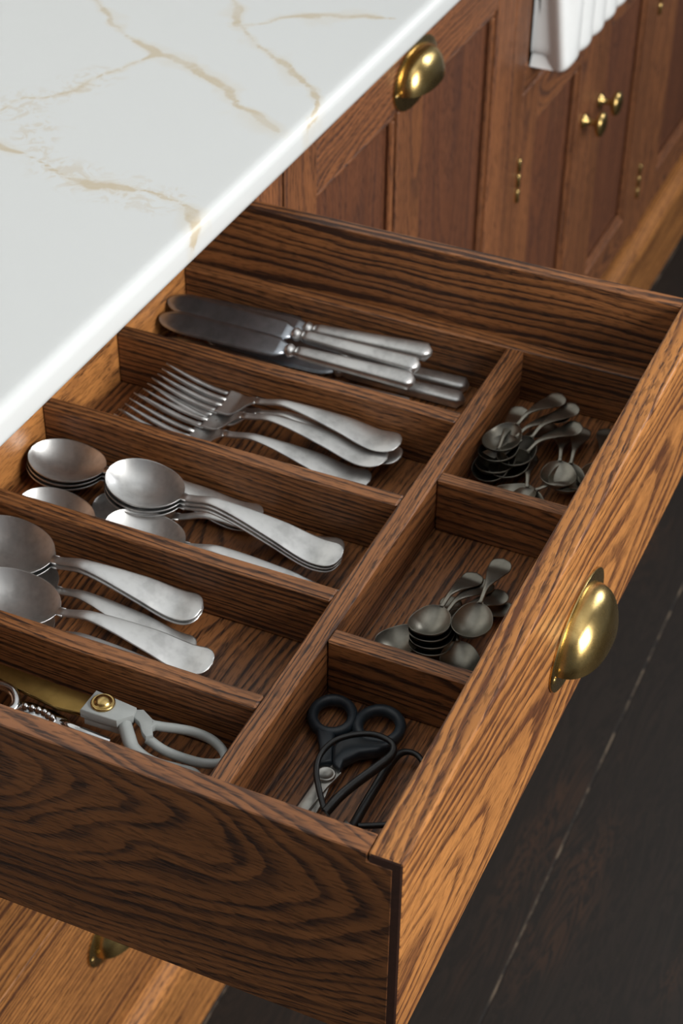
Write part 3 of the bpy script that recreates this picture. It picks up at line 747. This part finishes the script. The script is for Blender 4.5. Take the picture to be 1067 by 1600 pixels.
bs = empty('scissors', (-.100, .130, ZB), 'scissors with slate-blue plastic handles and steel blades beside the drawer front', 'scissors')
def bpart(name, me, mat, root=bs): return crease(link(name, me, mat, root, (0, 0, 0)), 45)
bpart('handle', join_meshes('handle', [tube_mesh('r', ring_pts(-.1190, .1760, .0128, .0150, .35, -.1010), .0036, 12, True, 1.25),
      prism_mesh('s', [(-.1265, .1655), (-.1190, .1600), (-.1115, .1640), (-.1075, .1520), (-.1015, .1375), (-.1085, .1330), (-.1140, .1450), (-.1205, .1560)], -.1055, -.0975, .002)]), M['navy'])
bpart('handle', join_meshes('handle', [tube_mesh('r', ring_pts(-.0880, .1790, .0135, .0150, .15, -.1000), .0036, 12, True, 1.25),
      prism_mesh('s', [(-.1005, .1660), (-.0960, .1640), (-.0880, .1625), (-.0790, .1650), (-.0750, .1690), (-.0735, .1640), (-.0800, .1560), (-.0890, .1500), (-.0950, .1400), (-.0940, .1320), (-.1005, .1350), (-.1060, .1480), (-.1045, .1600)], -.1045, -.0955, .002)]), M['navy'])
bpart('blade', prism_mesh('blade', [(-.1090, .1345), (-.1015, .1378), (-.0975, .1300), (-.0945, .1120), (-.0930, .0600), (-.0965, .0620), (-.1010, .0950), (-.1060, .1180)], -.1030, -.1010, .0004), M['sciss'])
bpart('blade', prism_mesh('blade', [(-.1010, .1370), (-.0930, .1320), (-.0960, .1180), (-.0985, .0950), (-.1020, .0600), (-.1050, .0640), (-.1060, .0950), (-.1050, .1200)], -.1008, -.0990, .0004), M['sciss'])
o = link('pivot_screw', lathe_mesh('pivot_screw', [(.0062, 0), (.0062, .0014), (.0050, .0020), (.0046, .0016), (.0010, .0016)], 24), M['sciss'], bs, (-.1010, .1262, -.0990), True)

ws = empty('bonsai_shears', (-.08, .115, ZB), 'black shears with two wide wire loop handles lying over the blue scissors', 'shears')
Z1, Z2 = -.0890, -.1010
L1 = [(-.0876, .0950, Z1 - .004), (-.0964, .1060, Z1), (-.1040, .1188, Z1), (-.1071, .1317, Z1), (-.1045, .1454, Z1), (-.096, .1555, Z1), (-.0848, .1613, Z1), (-.0739, .1606, Z1), (-.0688, .1561, Z1), (-.0677, .1477, Z1), (-.0726, .1333, Z1), (-.0781, .1187, Z1), (-.0822, .1050, Z1), (-.0862, .0935, Z1 - .004)]
p1 = catmull(L1, 6)
rad1 = []
for i in range(len(p1)):
    q = i / (len(p1) - 1); rad1.append(.0019 + .0012 * sm(.55, .75, q))
bpart('loop_handle', tube_mesh('loop_handle', p1, rad1, 10), M['black'], ws)
L2 = [(-.0700, .0900, Z2 + .002), (-.0698, .0986, Z2), (-.070, .1133, Z2), (-.070, .1317, Z2), (-.070, .1483, Z2), (-.069, .1594, Z2), (-.0661, .1658, Z2), (-.0605, .1679, Z2), (-.0536, .1648, Z2), (-.0440, .1530, Z2), (-.0405, .1380, Z2), (-.0430, .1220, Z2), (-.0500, .1085, Z2), (-.0580, .1030, Z2), (-.0670, .0985, Z2)]
p2 = catmull(L2, 6); rad2 = [.0031 - .0012 * sm(.30, .5, i / (len(p2) - 1)) for i in range(len(p2))]
bpart('loop_handle', tube_mesh('loop_handle', p2, rad2, 10), M['black'], ws)
bpart('blade', prism_mesh('blade', [(-.0905, .0960), (-.0830, .0935), (-.0760, .0750), (-.0790, .0420), (-.0850, .0720)], -.1025, -.0995, .0004), M['sciss'], ws)
bpart('blade', prism_mesh('blade', [(-.0740, .0960), (-.0665, .0930), (-.0740, .0720), (-.0800, .0440), (-.0800, .0760)], -.0992, -.0965, .0004), M['sciss'], ws)

gs = empty('kitchen_shears', (-.24, .105, ZB), 'pale grey shears with gilded blade and brass screw in the nearest compartment', 'shears')
def gpart(name, me, mat): return crease(link(name, me, mat, gs, (0, 0, 0)), 40)
gpart('pivot_block', prism_mesh('pivot_block', [(-.2552, .1160), (-.2555, .0965), (-.2300, .0975), (-.2230, .1060), (-.2245, .1130)], -.0870, -.0800, .0007), M['grey'])
gpart('lower_block', prism_mesh('lower_block', [(-.2535, .1150), (-.2540, .0980), (-.2300, .0990), (-.2250, .1060), (-.2260, .1120)], -.0935, -.0880, .0005), M['grey'])
gpart('blade', prism_mesh('blade', [(-.2530, .1150), (-.2535, .1000), (-.2750, .0975), (-.3150, .1040), (-.3850, .1160), (-.3830, .1172), (-.3200, .1165)], -.0878, -.0862, .0003), M['gold'])
gpart('blade', prism_mesh('blade', [(-.2530, .1140), (-.2535, .1010), (-.2750, .0995), (-.3150, .1050), (-.3840, .1140), (-.3820, .1150), (-.3200, .1180)], -.0915, -.0900, .0003), M['gold'])
o = link('pivot_screw', lathe_mesh('pivot_screw', [(.0078, 0), (.0078, .0012), (.0068, .0020), (.0064, .0016), (.0055, .0018), (.0050, .0032), (.0030, .0042), (.0008, .0045)], 28), M['brass'], gs, (-.2450, .1070, -.0800), True)
up = catmull([(-.2110, .1085, -.0860), (-.2040, .1110, -.087), (-.1960, .1140, -.088), (-.1860, .1165, -.089), (-.1740, .1160, -.090), (-.1640, .1120, -.092), (-.1600, .1050, -.093), (-.1680, .1000, -.0935), (-.1800, .0975, -.0930), (-.1960, .0965, -.0910), (-.2090, .0985, -.0880)], 6)
gpart('handle', join_meshes('handle', [tube_mesh('t', up, .0030, 10, False, 1.15),
      prism_mesh('p', [(-.2290, .1125), (-.2214, .1161), (-.2120, .1110), (-.2060, .1105), (-.2090, .1050), (-.2050, .0985), (-.2085, .0955), (-.2130, .0985), (-.2185, .1050), (-.2240, .1075)], -.0885, -.0830, .0012)]), M['grey'])
lw = catmull([(-.2270, .1020, -.087), (-.2210, .0955, -.088), (-.2150, .0900, -.090), (-.2060, .0870, -.091), (-.1950, .0865, -.092), (-.1830, .0885, -.093), (-.1720, .0900, -.0945), (-.1640, .0840, -.0970), (-.1700, .0760, -.0980), (-.1850, .0730, -.0980), (-.2000, .0760, -.0970), (-.2100, .0830, -.0940)], 6)
gpart('handle', tube_mesh('handle', lw, [.0046 - .0016 * sm(.12, .35, i / (len(lw) - 1)) for i in range(len(lw))], 10, False, 1.0), M['grey'])

cs = empty('nutcracker_scissors', (-.28, .09, ZB), 'chrome kitchen scissors with ridged grip beside the gilded blade', 'scissors')
def cpart(name, me, mat): return crease(link(name, me, mat, cs, (0, 0, 0)), 50)
lp = catmull([(-.3010, .0900, -.092), (-.3030, .0965, -.090), (-.3110, .1015, -.089), (-.3250, .1015, -.089), (-.3420, .0985, -.090), (-.3560, .0910, -.092), (-.3560, .0810, -.094), (-.3420, .0750, -.095), (-.3220, .0770, -.094), (-.3080, .0830, -.093)], 6, True)
cpart('loop_handle', tube_mesh('loop_handle', lp, .0034, 10, True), M['chrome'])
cpart('body', prism_mesh('body', [(-.3060, .0950), (-.3040, .0860), (-.2900, .0860), (-.2700, .0855), (-.2620, .0880), (-.2640, .0960), (-.2760, .0985), (-.2930, .0990)], -.0970, -.0905, .0012), M['chrome'])
for k, (x, y) in enumerate([(-.2935, .0925), (-.2888, .0930), (-.2842, .0932), (-.2798, .0930), (-.2762, .0918), (-.2728, .0908)]):
    o = link('grip_ridge', lathe_mesh('grip_ridge', [(.0024, -.004), (.0026, -.001), (.0024, .0012), (.0014, .0024), (.0003, .0028)], 14), M['chrome'], cs, (x, y, -.0895), True)
sh = catmull([(-.2680, .0925, -.093), (-.2610, .0905, -.091), (-.2500, .0900, -.0912), (-.2400, .0908, -.0925), (-.2330, .0925, -.0945)], 6)
cpart('shank', tube_mesh('shank', sh, [.0032 - .0008 * i / len(sh) for i in range(len(sh))], 10, False, .8), M['chrome'])
